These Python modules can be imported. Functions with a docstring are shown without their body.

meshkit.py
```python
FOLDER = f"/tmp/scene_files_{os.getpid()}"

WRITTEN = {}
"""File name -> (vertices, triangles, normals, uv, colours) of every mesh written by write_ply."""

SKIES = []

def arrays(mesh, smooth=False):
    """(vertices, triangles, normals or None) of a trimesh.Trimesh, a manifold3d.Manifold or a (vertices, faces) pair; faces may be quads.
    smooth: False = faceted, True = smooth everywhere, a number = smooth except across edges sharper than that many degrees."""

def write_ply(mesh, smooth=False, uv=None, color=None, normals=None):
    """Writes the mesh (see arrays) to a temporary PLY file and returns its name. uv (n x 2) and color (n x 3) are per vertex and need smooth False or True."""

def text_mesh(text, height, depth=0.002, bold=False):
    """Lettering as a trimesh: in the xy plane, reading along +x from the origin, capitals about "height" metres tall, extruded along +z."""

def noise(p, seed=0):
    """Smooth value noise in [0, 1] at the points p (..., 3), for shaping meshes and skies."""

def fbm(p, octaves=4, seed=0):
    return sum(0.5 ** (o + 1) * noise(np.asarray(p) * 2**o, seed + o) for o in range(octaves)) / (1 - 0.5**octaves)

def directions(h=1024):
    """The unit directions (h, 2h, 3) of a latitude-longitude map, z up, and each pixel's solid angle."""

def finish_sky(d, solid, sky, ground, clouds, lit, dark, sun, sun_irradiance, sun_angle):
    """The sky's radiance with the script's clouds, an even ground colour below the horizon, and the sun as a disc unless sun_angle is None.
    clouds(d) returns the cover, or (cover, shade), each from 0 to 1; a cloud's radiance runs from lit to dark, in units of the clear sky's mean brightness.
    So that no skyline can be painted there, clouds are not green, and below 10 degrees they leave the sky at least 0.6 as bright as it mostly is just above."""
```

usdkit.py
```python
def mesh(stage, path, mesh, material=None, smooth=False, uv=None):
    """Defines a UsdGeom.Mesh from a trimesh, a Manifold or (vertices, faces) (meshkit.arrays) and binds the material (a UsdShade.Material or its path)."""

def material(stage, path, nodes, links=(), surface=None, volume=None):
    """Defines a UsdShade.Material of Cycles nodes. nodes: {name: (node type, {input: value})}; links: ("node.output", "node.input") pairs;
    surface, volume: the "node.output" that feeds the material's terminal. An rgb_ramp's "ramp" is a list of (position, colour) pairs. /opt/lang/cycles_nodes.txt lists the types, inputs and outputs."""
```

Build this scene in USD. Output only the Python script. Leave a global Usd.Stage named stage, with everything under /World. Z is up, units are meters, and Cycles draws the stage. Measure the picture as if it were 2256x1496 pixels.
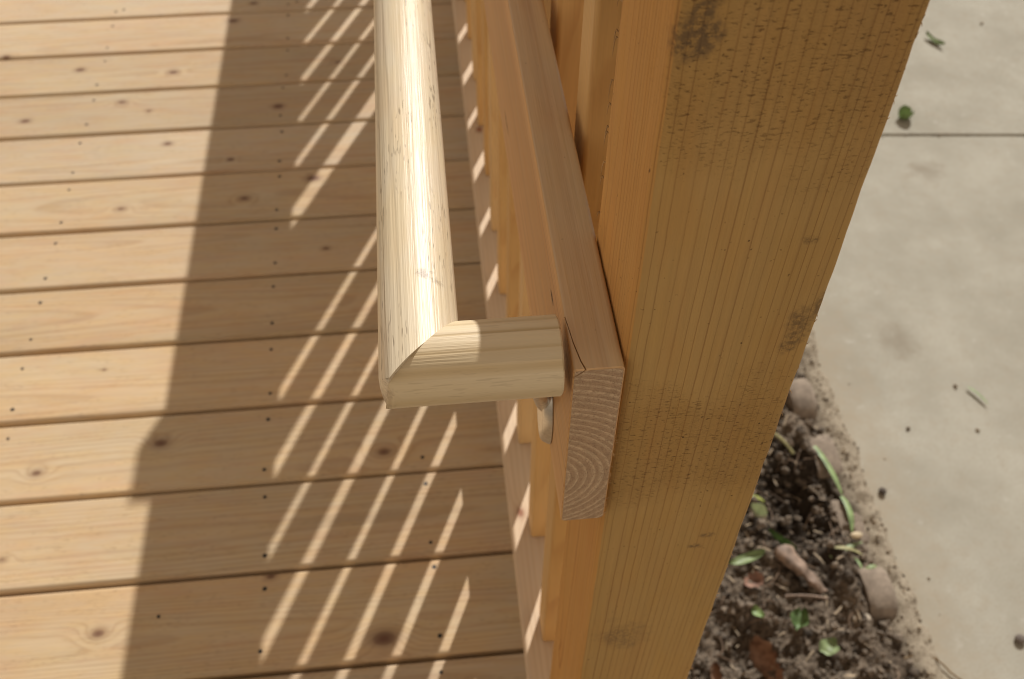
import math, random
import numpy as np
import trimesh, manifold3d as m3
from shapely.geometry import Polygon, Point, box as sbox
from pxr import Usd, UsdGeom, UsdLux, UsdShade, Sdf, Gf, Vt
import usdkit, meshkit

stage = Usd.Stage.CreateInMemory()
UsdGeom.SetStageUpAxis(stage, UsdGeom.Tokens.z)
UsdGeom.SetStageMetersPerUnit(stage, 1.0)
UsdGeom.Xform.Define(stage, '/World')
UsdGeom.Scope.Define(stage, '/World/Looks')
rnd = random.Random(7)
rng = np.random.default_rng(7)

# ------------------------------------------------------------------ camera, sky, sun, exposure
CAM = np.array([0.0, 0.0, 1.683])            # deck top is at z 0.45, ground at z 0
R = np.array([[0.99518774, -0.06995651, 0.06861079],
              [-0.09778737, -0.75367825, 0.64992824],
              [0.00624375, -0.65350989, -0.75689222]])   # columns: right, down, forward
cam = UsdGeom.Camera.Define(stage, '/World/camera')
rt, dn, fw = R[:, 0], R[:, 1], R[:, 2]
cam.AddTransformOp().Set(Gf.Matrix4d(*map(float, [*rt, 0, *(-dn), 0, *(-fw), 0, *CAM, 1])))
cam.CreateHorizontalApertureAttr(23.7)
cam.CreateVerticalApertureAttr(23.7 * 679 / 1024)
cam.CreateFocalLengthAttr(23.7 * 2180 / 2256)
cam.CreateClippingRangeAttr(Gf.Vec2f(0.01, 200))
cam.CreateFStopAttr(9.0)
cam.CreateFocusDistanceAttr(0.47)
cam.CreateExposureAttr(0.06)

SUN = np.array([0.465, 1.045, 1.0]); SUN /= np.linalg.norm(SUN)
SKY_STRENGTH, SUN_INTENSITY, WARM_FILL = 0.05, 1.13, 0.9  # warm cream layer mixed into the unseen sky, added to fill the shadows
zx = SUN; xx = np.cross([0, 0, 1.0], zx); xx /= np.linalg.norm(xx); yx = np.cross(zx, xx)
sun = UsdLux.DistantLight.Define(stage, '/World/sun')
sun.AddTransformOp().Set(Gf.Matrix4d(*map(float, [*xx, 0, *yx, 0, *zx, 0, 0, 0, 20, 1])))
sun.CreateIntensityAttr(SUN_INTENSITY); sun.CreateAngleAttr(0.53); sun.CreateNormalizeAttr(True)
sun.CreateColorAttr(Gf.Vec3f(1.0, 0.985, 0.935))

sky = UsdLux.DomeLight.Define(stage, '/World/sky')
skymat = usdkit.material(stage, '/World/Looks/sky_look', {
    'sky': ('sky_texture', {'sky_type': 'single_scattering', 'sun_disc': False, 'sun_elevation': math.asin(SUN[2]),
                            'sun_rotation': math.atan2(SUN[0], SUN[1])}),
    'tc': ('texture_coordinate', {}),
    'n': ('noise_texture', {'scale': 2.2, 'detail': 6.0, 'roughness': 0.6}),
    'r': ('rgb_ramp', {'ramp': [(0.26, (0, 0, 0)), (0.52, (1, 1, 1))]}),
    'bw': ('rgb_to_bw', {}),
    'm': ('math', {'math_type': 'multiply', 'value2': WARM_FILL}),
    'mix': ('mix_color', {'blend_type': 'mix', 'b': (11.8, 9.6, 7.2), 'use_clamp': False}),
    'bg': ('background_shader', {'strength': SKY_STRENGTH})},
    [('tc.generated', 'n.vector'), ('n.fac', 'r.fac'), ('r.color', 'bw.color'), ('bw.val', 'm.value1'), ('m.value', 'mix.fac'),
     ('sky.color', 'mix.a'), ('mix.result', 'bg.color')], surface='bg.background')
UsdShade.MaterialBindingAPI.Apply(sky.GetPrim()).Bind(skymat)
sky.GetPrim().SetCustomDataByKey('kind', 'structure')

# ------------------------------------------------------------------ helpers: prims
_used = {}
def numbered(parent, name):
    k = (parent, name); n = _used.get(k, 0); _used[k] = n + 1
    return name if n == 0 else f'{name}_{n:03d}'

def tag(p, label=None, cat=None, group=None, kind=None):
    for k, v in (('label', label), ('category', cat), ('group', group), ('kind', kind)):
        if v: p.SetCustomDataByKey(k, v)
    return p

def thing(name, label=None, cat=None, loc=(0, 0, 0), group=None, kind=None):
    x = UsdGeom.Xform.Define(stage, '/World/' + numbered('/World', name))
    x.AddTranslateOp().Set(Gf.Vec3d(*map(float, loc)))
    p = tag(x.GetPrim(), label, cat, group, kind)
    p.SetCustomDataByKey('base', Gf.Vec3d(*map(float, loc)))
    return p

def base_of(prim):
    while prim and str(prim.GetPath()) != '/World':
        b = prim.GetCustomDataByKey('base')
        if b is not None: return np.array(b)
        prim = prim.GetParent()
    return np.zeros(3)

def arr(mesh):
    if isinstance(mesh, m3.Manifold):
        mm = mesh.to_mesh(); return np.array(mm.vert_properties)[:, :3].astype(float), np.array(mm.tri_verts)
    if isinstance(mesh, tuple): return np.asarray(mesh[0], float), np.asarray(mesh[1])
    return np.asarray(mesh.vertices, float), np.asarray(mesh.faces)

def obj(name, mesh, mat, parent=None, smooth=35, label=None, kind=None, cat=None, group=None):
    """One Mesh prim; vertices are given in world metres."""
    pp = str(parent.GetPath()) if parent is not None else '/World'
    v, f = arr(mesh)
    if parent is not None: v = v - base_of(parent)
    t = trimesh.Trimesh(v, f, process=False)
    p = usdkit.mesh(stage, pp + '/' + numbered(pp, name), t, mat, smooth=smooth).GetPrim()
    return tag(p, label, cat, group, kind)

# ------------------------------------------------------------------ helpers: shapes
def loft(rings, cap=True):
    """Closed rings of equal length -> mesh with fan caps."""
    k = len(rings[0]); v = np.vstack(rings); f = []
    for i in range(len(rings) - 1):
        a, b = i * k, (i + 1) * k
        for j in range(k):
            j2 = (j + 1) % k
            f += [[a + j, a + j2, b + j2], [a + j, b + j2, b + j]]
    if cap:
        n = len(v)
        v = np.vstack([v, rings[0].mean(0), rings[-1].mean(0)])
        e = (len(rings) - 1) * k
        for j in range(k):
            j2 = (j + 1) % k
            f += [[n, j2, j], [n + 1, e + j, e + j2]]
    m = trimesh.Trimesh(v, np.array(f), process=False)
    if m.volume < 0: m.invert()
    return m

def round_rect(w0, w1, h0, h1, r, seg=4):
    r4 = r if isinstance(r, (tuple, list)) else (r,) * 4      # corners: (w0,h0) (w1,h0) (w1,h1) (w0,h1)
    pts = []
    for (cx, cy, sx, sy, a0), rr in zip(((w0, h0, 1, 1, 180), (w1, h0, -1, 1, 270), (w1, h1, -1, -1, 0), (w0, h1, 1, -1, 90)), r4):
        for i in range(seg + 1):
            a = math.radians(a0 + 90 * i / seg)
            pts.append((cx + sx * rr + rr * math.cos(a), cy + sy * rr + rr * math.sin(a)))
    return np.array(pts)

def bar(axis, a0, a1, b0, b1, c0, c1, r=0.003, end=0.001, step=None, wob=0.0, seed=0, seg=3, edge_n=0):
    """Rounded bar along an axis; b, c are the other two axes in xyz order. wob: uneven surface."""
    prof = round_rect(b0, b1, c0, c1, r, seg)
    if edge_n:
        q = []
        for i in range(len(prof)):
            p0, p1 = prof[i], prof[(i + 1) % len(prof)]
            n = max(1, int(np.linalg.norm(p1 - p0) / edge_n))
            q += [p0 + (p1 - p0) * j / n for j in range(n)]
        prof = np.array(q)
    ctr = prof.mean(0)
    n = 1 if not step else max(1, int((a1 - a0) / step))
    aa = [a0] + list(np.linspace(a0 + end, a1 - end, n + 1)) + [a1]
    rings = []
    for i, a in enumerate(aa):
        p = prof.copy()
        if i in (0, len(aa) - 1):
            p = ctr + np.sign(p - ctr) * np.maximum(np.abs(p - ctr) - end, 0)
        ring = np.zeros((len(p), 3)); oth = [i for i in range(3) if i != axis]
        ring[:, axis] = a; ring[:, oth[0]] = p[:, 0]; ring[:, oth[1]] = p[:, 1]
        if wob:
            d = p - ctr; d /= np.maximum(np.linalg.norm(d, axis=1, keepdims=True), 1e-9)
            nn = (meshkit.fbm(ring * 60 + seed * 13.7, 3, seed) - 0.5) * 2 * wob + (meshkit.fbm(ring * 6 + seed * 3.1, 2, seed + 5) - .5) * 2.5 * wob
            ring[:, oth[0]] += d[:, 0] * nn; ring[:, oth[1]] += d[:, 1] * nn
        rings.append(ring)
    return loft(rings)

def tube(path, radii, seg=8, flat=1.0):
    path = np.asarray(path, float); rings = []
    radii = np.broadcast_to(radii, len(path))
    for i, p in enumerate(path):
        t = path[min(i + 1, len(path) - 1)] - path[max(i - 1, 0)]; t /= np.linalg.norm(t)
        u = np.cross(t, [0.3, 0.2, 1.0]); u /= np.linalg.norm(u); w = np.cross(t, u)
        a = np.linspace(0, 2 * np.pi, seg, endpoint=False)[:, None]
        rings.append(p + radii[i] * (np.cos(a) * u + flat * np.sin(a) * w))
    return loft(rings)

def bez(p0, p1, p2, n=10):
    t = np.linspace(0, 1, n)[:, None]
    return (1 - t) ** 2 * np.array(p0) + 2 * t * (1 - t) * np.array(p1) + t ** 2 * np.array(p2)

def man(mesh):
    v, f = arr(mesh)
    return m3.Manifold(m3.Mesh(vert_properties=np.ascontiguousarray(v, np.float32), tri_verts=np.ascontiguousarray(f, np.uint32)))

def prism(pts, h):
    p = np.array(pts, float); a = np.sum(p[:, 0] * np.roll(p[:, 1], -1) - p[:, 1] * np.roll(p[:, 0], -1))
    return m3.CrossSection([p if a > 0 else p[::-1]]).extrude(h)

def ellipsoid(c, rad, sub=2):
    s = trimesh.creation.icosphere(subdivisions=sub); s.apply_scale(rad); s.apply_translation(c); return s

# ------------------------------------------------------------------ helpers: materials
class G:
    def __init__(s): s.n, s.l, s.i = {}, [], 0
    def add(s, kind, out, **kw):
        nm = f'n{s.i}'; s.i += 1; vals = {}
        for k, v in kw.items():
            if isinstance(v, str) and '.' in v and v.split('.')[0] in s.n: s.l.append((v, f'{nm}.{k}'))
            else: vals[k] = v
        s.n[nm] = (kind, vals); return f'{nm}.{out}'
    def m(s, op, a, b=0.0, c=0.0, clamp=False): return s.add('math', 'value', math_type=op, value1=a, value2=b, value3=c, use_clamp=clamp)
    def xyz(s, a, b, c): return s.add('combine_xyz', 'vector', x=a, y=b, z=c)
    def noise(s, vec, scale=1.0, detail=2.0, rough=0.5, dist=0.0): return s.add('noise_texture', 'fac', vector=vec, scale=scale, detail=detail, roughness=rough, distortion=dist)
    def ramp(s, fac, stops): return s.add('rgb_ramp', 'color', fac=fac, ramp=stops)
    def val(s, fac, stops): return s.add('rgb_to_bw', 'val', color=s.ramp(fac, [(p, (v, v, v)) for p, v in stops]))
    def mix(s, fac, a, b, t='mix'): return s.add('mix_color', 'result', blend_type=t, fac=fac, a=a, b=b)
    def grey(s, v): return s.add('combine_color', 'color', r=v, g=v, b=v)
    def pos(s):
        p = s.add('geometry', 'position'); q = s.add('separate_xyz', 'x', vector=p); k = q.split('.')[0]
        return p, q, k + '.y', k + '.z'
    def blob(s, xyz, c, rad, nz=None, amt=0.0):
        """1 at the centre of an ellipsoid c, falling to 0 at its (noisy) edge."""
        t = None
        for q, cc, rr in zip(xyz, c, rad):
            d = s.m('divide', s.m('subtract', q, cc), rr); d = s.m('multiply', d, d)
            t = d if t is None else s.m('add', t, d)
        d = s.m('sqrt', t)
        if nz: d = s.m('add', d, s.m('multiply', s.m('subtract', nz, 0.5), amt))
        return s.m('subtract', 1.0, d, clamp=True)
    def build(s, name, color, rough, normal=None, **kw):
        args = dict(base_color=color, roughness=rough, **kw)
        if normal: args['normal'] = normal
        o = s.add('principled_bsdf', 'BSDF', **args)
        return usdkit.material(stage, '/World/Looks/' + name, s.n, s.l, surface=o)

def wood(name, axis, light, dark, pith=(0, 0), tilt=(0, 0), ring=0.004, ring_amt=0.6, wobble=0.003, streak=0.25, patch=0.25, patch_col=(1.1, .92, .78),
         knots=(), knot_col=(0.10, 0.045, 0.022), stains=(), mottle=0.0, pits=0.0, irr=0.0, face_tint=None, torn_axis=None, line=False, rough=0.55, spec=0.4, pores=0.0, end=None, bump=0.35, torn=(), seed=0.0, fine=1.0, sharp=True, coat=0.0, wob_a=2.5):
    """Lumber: growth rings round a pith line along the axis, fibre streaks, tone patches, knots, end grain; all in world metres.
    knots: (a, b, c, radius).  stains: (centre xyz, radii xyz, colour, strength).  torn: (z0, z1) bands of torn grain along the axis."""
    g = G(); P, x, y, z = g.pos()
    a, b, c = ((x, y, z), (y, x, z), (z, x, y))[axis]
    warp = g.noise(g.xyz(g.m('multiply_add', a, wob_a, seed), g.m('multiply', b, 9.0), g.m('multiply', c, 9.0)), 1.0, 2.0)
    warp = g.m('multiply', g.m('subtract', warp, 0.5), wobble * 2)
    wl = g.noise(g.xyz(g.m('multiply_add', a, 30.0, seed), g.m('multiply', b, 60.0), g.m('multiply', c, 60.0)), 1.0, 2.0)
    warp = g.m('add', warp, g.m('multiply', g.m('subtract', wl, 0.5), wobble * .22))
    db = g.m('subtract', g.m('subtract', b, pith[0]), g.m('multiply', a, tilt[0])); dc = g.m('subtract', g.m('subtract', c, pith[1]), g.m('multiply', a, tilt[1]))
    rr = g.m('add', g.m('sqrt', g.m('add', g.m('multiply', db, db), g.m('multiply', dc, dc))), warp)
    kmask = kcore = None
    for (ka, kb, kc, kr) in knots:
        da = g.m('multiply', g.m('subtract', a, ka), 1 / (kr * 2.6)); e1 = g.m('multiply', g.m('subtract', b, kb), 1 / (kr * 1.7)); e2 = g.m('multiply', g.m('subtract', c, kc), 1 / (kr * 5))
        d2 = g.m('add', g.m('add', g.m('multiply', da, da), g.m('multiply', e1, e1)), g.m('multiply', e2, e2))
        bulge = g.m('multiply', g.m('exponent', g.m('multiply', d2, -1.0)), kr * 1.1)
        rr = g.m('add', rr, bulge)
        d = g.m('sqrt', g.m('add', d2, 0.0)); d = g.m('add', d, g.m('multiply', warp, 0.5 / max(wobble, 1e-4)))
        mk = g.val(d, [(0.0, 1.0), (0.25, .8), (0.42, 0.38), (0.7, .12), (1.0, 0.0)])
        kmask = mk if kmask is None else g.m('maximum', kmask, mk)
    rq = g.m('divide', rr, ring)
    if irr: rq = g.m('add', rq, g.m('multiply', g.noise(g.xyz(g.m('multiply', rq, .8), seed, 0.0), 1.0, 1.0), irr * 2))
    ph = g.m('fraction', rq)
    if line: stops = [(0, .12), (.5, .04), (.82, .18), (.89, 1.0), (.925, 1.0), (.95, .15), (1, .12)]
    elif sharp: stops = [(0, 0.15), (0.35, 0.05), (0.6, 0.3), (0.83, 1.0), (0.92, 1.0), (1.0, 0.15)]
    else: stops = [(0, .2), (.3, .0), (.7, .7), (.85, .9), (1, .2)]
    rv = g.val(ph, stops)
    rfade = g.noise(g.xyz(g.m('multiply_add', a, 4.0, seed + 3), g.m('multiply', b, 70.0), g.m('multiply', c, 70.0)), 1.0, 1.0)
    rv2 = g.m('multiply', rv, g.m('multiply', g.val(rfade, [(0.3, 0.45), (0.7, 1.0)]), ring_amt))
    if irr: rv2 = g.m('multiply', rv2, g.val(g.noise(g.xyz(g.m('multiply', g.m('floor', rq), 5.37), seed, g.m('multiply', a, 1.5)), 1.0, 0.0), [(.3, .35), (.65, 1.0)]))
    col = g.mix(rv2, light, dark)
    st = g.noise(g.xyz(g.m('multiply_add', a, 9.0, seed), g.m('multiply', b, 420.0 * fine), g.m('multiply', c, 420.0 * fine)), 1.0, 3.0, 0.65)
    sv = g.m('multiply_add', g.m('subtract', st, 0.5), streak * 2, 1.0)
    col = g.mix(1.0, col, g.grey(sv), 'multiply')
    pt = g.noise(g.xyz(g.m('multiply_add', a, 3.0, seed + 9), g.m('multiply', b, 14.0), g.m('multiply', c, 14.0)), 1.0, 3.0)
    col = g.mix(g.m('multiply', g.val(pt, [(0.35, 0.0), (0.7, 1.0)]), patch), col, patch_col, 'multiply')
    pt2 = g.noise(g.xyz(g.m('multiply_add', a, 1.3, seed + 19), g.m('multiply', b, 6.0), g.m('multiply', c, 6.0)), 1.0, 2.0)
    col = g.mix(1.0, col, g.grey(g.m('multiply_add', g.m('subtract', pt2, 0.5), patch * .9, 1.0)), 'multiply')
    if mottle:
        mn = g.noise(g.xyz(g.m('multiply_add', a, 16.0, seed + 2), g.m('multiply', b, 60.0), g.m('multiply', c, 60.0)), 1.0, 3.0, .6)
        col = g.mix(g.m('multiply', g.val(mn, [(.42, 0.0), (.62, 1.0)]), mottle), col, (1.03, .97, .82), 'multiply')
        mn2 = g.noise(g.xyz(g.m('multiply_add', a, 11.0, seed + 31), g.m('multiply', b, 45.0), g.m('multiply', c, 45.0)), 1.0, 3.0, .6)
        col = g.mix(g.m('multiply', g.val(mn2, [(.48, 0.0), (.68, 1.0)]), mottle), col, (.97, .88, .86), 'multiply')
    if pits:
        pq = g.noise(P, 420.0, 1.0); pq2 = g.noise(P, 30.0, 2.0)
        col = g.mix(g.m('multiply', g.m('multiply', g.val(pq, [(.74, 0.0), (.79, 1.0)]), g.val(pq2, [(.4, 0.1), (.6, 1.0)])), pits), col, (0.05, 0.022, 0.01))
    if pores:
        pn = g.noise(g.xyz(g.m('multiply_add', a, 90.0, seed), g.m('multiply', b, 800.0), g.m('multiply', c, 800.0)), 1.0, 1.0)
        pm = g.noise(g.xyz(g.m('multiply_add', a, 12.0, seed), g.m('multiply', b, 60.0), g.m('multiply', c, 60.0)), 1.0, 1.0)
        pv = g.m('multiply', g.m('multiply', g.val(pn, [(0.62, 0.0), (0.68, 1.0)]), g.val(pm, [(0.46, 0.0), (0.56, 1.0)])), pores)
        col = g.mix(pv, col, (0.09, 0.05, 0.025))
    if kmask:
        col = g.mix(kmask, col, knot_col)
    if face_tint:
        fq = g.add('separate_xyz', 'x', vector=g.add('geometry', 'true_normal')).split('.')[0]
        col = g.mix(g.val(g.m('absolute', f'{fq}.{"xyz"[face_tint[0]]}'), [(.6, 0.0), (.85, 1.0)]), col, face_tint[1], 'multiply')
    h = g.m('add', g.m('multiply', rv, -0.25), g.m('multiply', st, 0.8))
    if torn:
        tm = None
        for (t0, t1) in torn:
            q = g.m('abs' if False else 'absolute', g.m('divide', g.m('subtract', a, (t0 + t1) / 2), (t1 - t0) / 2))
            q = g.m('add', q, g.m('multiply', g.m('subtract', g.noise(P, 22.0, 3.0), .5), 1.6)); q = g.val(q, [(0.45, 1.0), (1.0, 0.0)])
            tm = q if tm is None else g.m('maximum', tm, q)
        if torn_axis is not None:
            tq = g.add('separate_xyz', 'x', vector=g.add('geometry', 'true_normal')).split('.')[0]
            tm = g.m('multiply', tm, g.val(g.m('absolute', f'{tq}.{"xyz"[torn_axis]}'), [(.6, .12), (.9, 1.0)]))
        tn = g.noise(g.xyz(g.m('multiply_add', a, 1000.0, seed), g.m('multiply', b, 300.0), g.m('multiply', c, 300.0)), 1.0, 2.0, 0.6)
        tv = g.val(tn, [(0.31, 0.0), (0.39, 0.85), (0.6, 1.0)])
        col = g.mix(g.m('multiply', tm, .55), col, (.80, .74, .66), 'multiply')
        h = g.m('add', h, g.m('multiply', g.m('multiply', tv, tm), 2.0))
        col = g.mix(g.m('multiply', tm, g.val(tn, [(0.30, 0.6), (0.38, 0.0)])), col, (0.075, 0.03, 0.01))
    if end:
        nrm = g.add('geometry', 'true_normal'); sp = g.add('separate_xyz', 'x', vector=nrm).split('.')[0]
        na = g.val(g.m('absolute', f'{sp}.{"xyz"[axis]}'), [(0.75, 0.0), (0.9, 1.0)])
        en = g.noise(P, 1500.0, 2.0, 0.7); en2 = g.noise(P, 300.0, 2.0)
        ecol = g.mix(g.val(ph, [(0.0, 0.0), (0.5, 0.15), (0.8, 1.0), (0.95, 0.9), (1.0, 0.0)]), end[0], end[1])
        ecol = g.mix(g.val(en, [(0.38, 0.75), (0.5, 0.0)]), ecol, end[2]); ecol = g.mix(1.0, ecol, g.grey(g.m('multiply_add', en2, 0.5, 0.75)), 'multiply')
        col = g.mix(na, col, ecol)
        h = g.m('add', h, g.m('multiply', na, g.m('add', g.m('multiply', en, 1.5), g.m('multiply', rv, .8))))
    for (sc, sr, scol, amt) in stains:
        nz = g.noise(P, 0.5 / min(sr) * 1.2, 4.0, 0.7); nf = g.noise(P, 400.0, 3.0, 0.6)
        sm = g.val(g.blob((x, y, z), sc, sr, nz, 2.4), [(0.02, 0.0), (0.6, 1.0)])
        sm = g.m('multiply', g.m('multiply', sm, g.val(nf, [(0.38, 0.25), (0.55, 1.0)])), amt)
        col = g.mix(sm, col, scol)
    nb = g.add('bump', 'normal', height=h, strength=bump, distance=0.0012)
    rg = g.m('multiply_add', g.m('subtract', st, 0.5), 0.25, rough)
    kw = dict(specular_ior_level=spec)
    if coat: kw.update(coat_weight=coat, coat_roughness=0.3)
    return g.build(name, col, rg, nb, **kw)

def plain(name, col, rough=0.6, var=0.25, scale=60.0, metallic=0.0, bump=0.2, translucent=0.0, col2=None, spec=0.5):
    g = G(); P, x, y, z = g.pos()
    n = g.noise(P, scale, 4.0, 0.6)
    c = g.mix(g.val(n, [(0.35, 0.0), (0.65, 1.0)]), tuple(np.array(col) * (1 - var)), col2 if col2 else tuple(np.array(col) * (1 + var)))
    nb = g.add('bump', 'normal', height=n, strength=bump, distance=0.002)
    if translucent:
        p = g.add('principled_bsdf', 'BSDF', base_color=c, roughness=rough, normal=nb)
        t = g.add('translucent_bsdf', 'BSDF', color=c)
        o = g.add('mix_closure', 'closure', fac=translucent, closure1=p, closure2=t)
        return usdkit.material(stage, '/World/Looks/' + name, g.n, g.l, surface=o)
    return g.build(name, c, rough, nb, metallic=metallic, specular_ior_level=spec)

# ------------------------------------------------------------------ layout (metres)
DZ = 0.45                                    # deck top
XP, PY0, PY1, PX1 = 0.0842, 0.289, 0.378, 0.1722   # near post: left face, front, back, right face
BX0, BX1 = 0.0588, 0.0834                    # rail board
BZ1, BZ0 = 1.683 - 0.3564, 1.683 - 0.4925
BY0 = 0.2845
HR = 0.0197; HX, HY, HZ = -0.0120, 0.3008, 1.683 - 0.3642
RAILZ = DZ + 0.130                           # top of the bottom rail
POST2 = 2.045
BAL0, PITCH, BW = 0.479, 0.1403, 0.0358
BALX = 0.0905
CAPZ = 1.455                                 # underside of the cap rail ~ H 1.035

# ------------------------------------------------------------------ ground, path
gm = G(); P, x, y, z = gm.pos()
n1 = gm.noise(P, 9.0, 5.0, 0.6); n2 = gm.noise(P, 90.0, 4.0, 0.65)
c = gm.mix(gm.val(n1, [(0.35, 0.0), (0.65, 1.0)]), (0.085, 0.066, 0.048), (0.19, 0.155, 0.115))
c = gm.mix(gm.val(n2, [(0.42, 0.7), (0.56, 0.0)]), c, (0.035, 0.026, 0.019))
M_ground = gm.build('ground_soil_look', c, 0.95, gm.add('bump', 'normal', height=n2, strength=0.6, distance=0.004), specular_ior_level=0.15)
gnd = trimesh.creation.box((80, 80, 0.3)); gnd.apply_translation((0, 0, -0.28))
obj('ground', gnd, M_ground, kind='structure')

# soil strip beside the ramp: a lumpy bed with a dug hollow
def soil_h(X, Y):
    p = np.stack([X, Y, np.zeros_like(X)], -1)
    h = (meshkit.fbm(p * 14, 3, 1) - .5) * 0.045 + (meshkit.fbm(p * 55, 3, 4) - .5) * 0.030 + (meshkit.fbm(p * 190, 2, 9) - .5) * 0.012
    h = h + (meshkit.fbm(p * 75, 3, 44) - .5) * .05 * np.exp(-(((X - .668) / .07) ** 4 + ((Y - .965) / .10) ** 4)) - 0.055 * np.exp(-(((X - .668) / .060) ** 4 + ((Y - .965) / .088) ** 4))
    h = h - 0.03 * np.exp(-(((X - .50) / .06) ** 2 + ((Y - .68) / .05) ** 2))
    t = np.clip((X - 0.715) / 0.05, 0, 1)
    h = h * (1 - t * 0.75) + t * 0.004
    h = h + .022 * np.exp(-((X - .712) / .022) ** 2) + .010 * np.exp(-((X - .80) / .04) ** 2) * (meshkit.fbm(p * 40, 2, 30) * 1.2)
    e = .828 + (meshkit.fbm(p * np.array([3, 16, 1]), 4, 21) - .5) * .05
    t2 = np.clip((X - e) / 0.035 + .5, 0, 1)
    return h * (1 - t2) + t2 * -0.012 + (1 - t2) * np.clip((X - .765) / .04, 0, 1) * .0015
gx, gy = np.meshgrid(np.arange(0.02, 0.985, 0.0045), np.arange(0.25, 2.9, 0.0045), indexing='ij')
hz = soil_h(gx, gy)
sv = np.stack([gx, gy, hz], -1).reshape(-1, 3); ni, nj = gx.shape
ii, jj = np.meshgrid(np.arange(ni - 1), np.arange(nj - 1), indexing='ij'); q = (ii * nj + jj).ravel()
sf = np.concatenate([np.stack([q, q + nj, q + nj + 1], 1), np.stack([q, q + nj + 1, q + 1], 1)])
g = G(); P, x, y, z = g.pos()
n1 = g.noise(P, 11.0, 4.0, 0.6); n2 = g.noise(P, 140.0, 4.0, 0.7); n3 = g.noise(P, 420.0, 2.0, 0.6)
c = g.mix(g.val(n1, [(0.38, 0.0), (0.62, 1.0)]), (0.085, 0.063, 0.045), (0.20, 0.155, 0.115))
hollow_shade = g.blob((x, y, z), (0.66, 0.97, 0.0), (0.15, 0.19, 0.5), n1, 0.9)
c = g.mix(g.val(hollow_shade, [(0.03, 0.0), (0.30, 1.0)]), c, (0.034, 0.025, 0.018))  # hollow darkened in the soil colour to stand in for its shade
c = g.mix(g.val(n2, [(0.40, 0.75), (0.52, 0.0)]), c, (0.032, 0.024, 0.018))
c = g.mix(g.val(n3, [(0.66, 0.0), (0.72, 0.7)]), c, (0.34, 0.27, 0.20))
sandy = g.val(g.m('add', x, g.m('multiply', g.m('subtract', n1, .5), 0.06)), [(0.755, 0.0), (0.79, 1.0)])
sc = g.mix(g.val(n2, [(0.36, 1.0), (0.5, 0.0)]), (0.285, 0.24, 0.18), (0.18, 0.14, 0.10))
c = g.mix(sandy, c, sc)
M_soil = g.build('dug_soil_look', c, 0.95, g.add('bump', 'normal', height=n2, strength=0.7, distance=0.004), specular_ior_level=0.15)
obj('soil_bed', (sv, sf), M_soil, kind='structure', smooth=60)

# concrete path: two cast slabs with a joint, dirt drifted along the near edge
g = G(); P, x, y, z = g.pos()
n1 = g.noise(P, 5.0, 5.0, 0.6); n2 = g.noise(P, 320.0, 3.0, 0.7); n3 = g.noise(P, 28.0, 4.0, 0.6); n4 = g.noise(P, 900.0, 2.0, 0.6)
c = g.mix(g.val(n1, [(0.35, 0.0), (0.65, 1.0)]), (0.285, 0.264, 0.215), (0.36, 0.338, 0.283))
c = g.mix(g.val(n3, [(0.30, 0.45), (0.5, 0.0)]), c, (0.30, 0.262, 0.205))
c = g.mix(g.val(n3, [(0.62, 0.0), (0.75, 0.4)]), c, (0.48, 0.45, 0.40))
c = g.mix(g.val(n2, [(0.34, 0.7), (0.48, 0.0)]), c, (0.22, 0.185, 0.14))
c = g.mix(g.val(g.noise(P, 130.0, 2.0), [(0.70, 0.0), (0.76, 0.6)]), c, (0.20, 0.16, 0.105))
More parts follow.
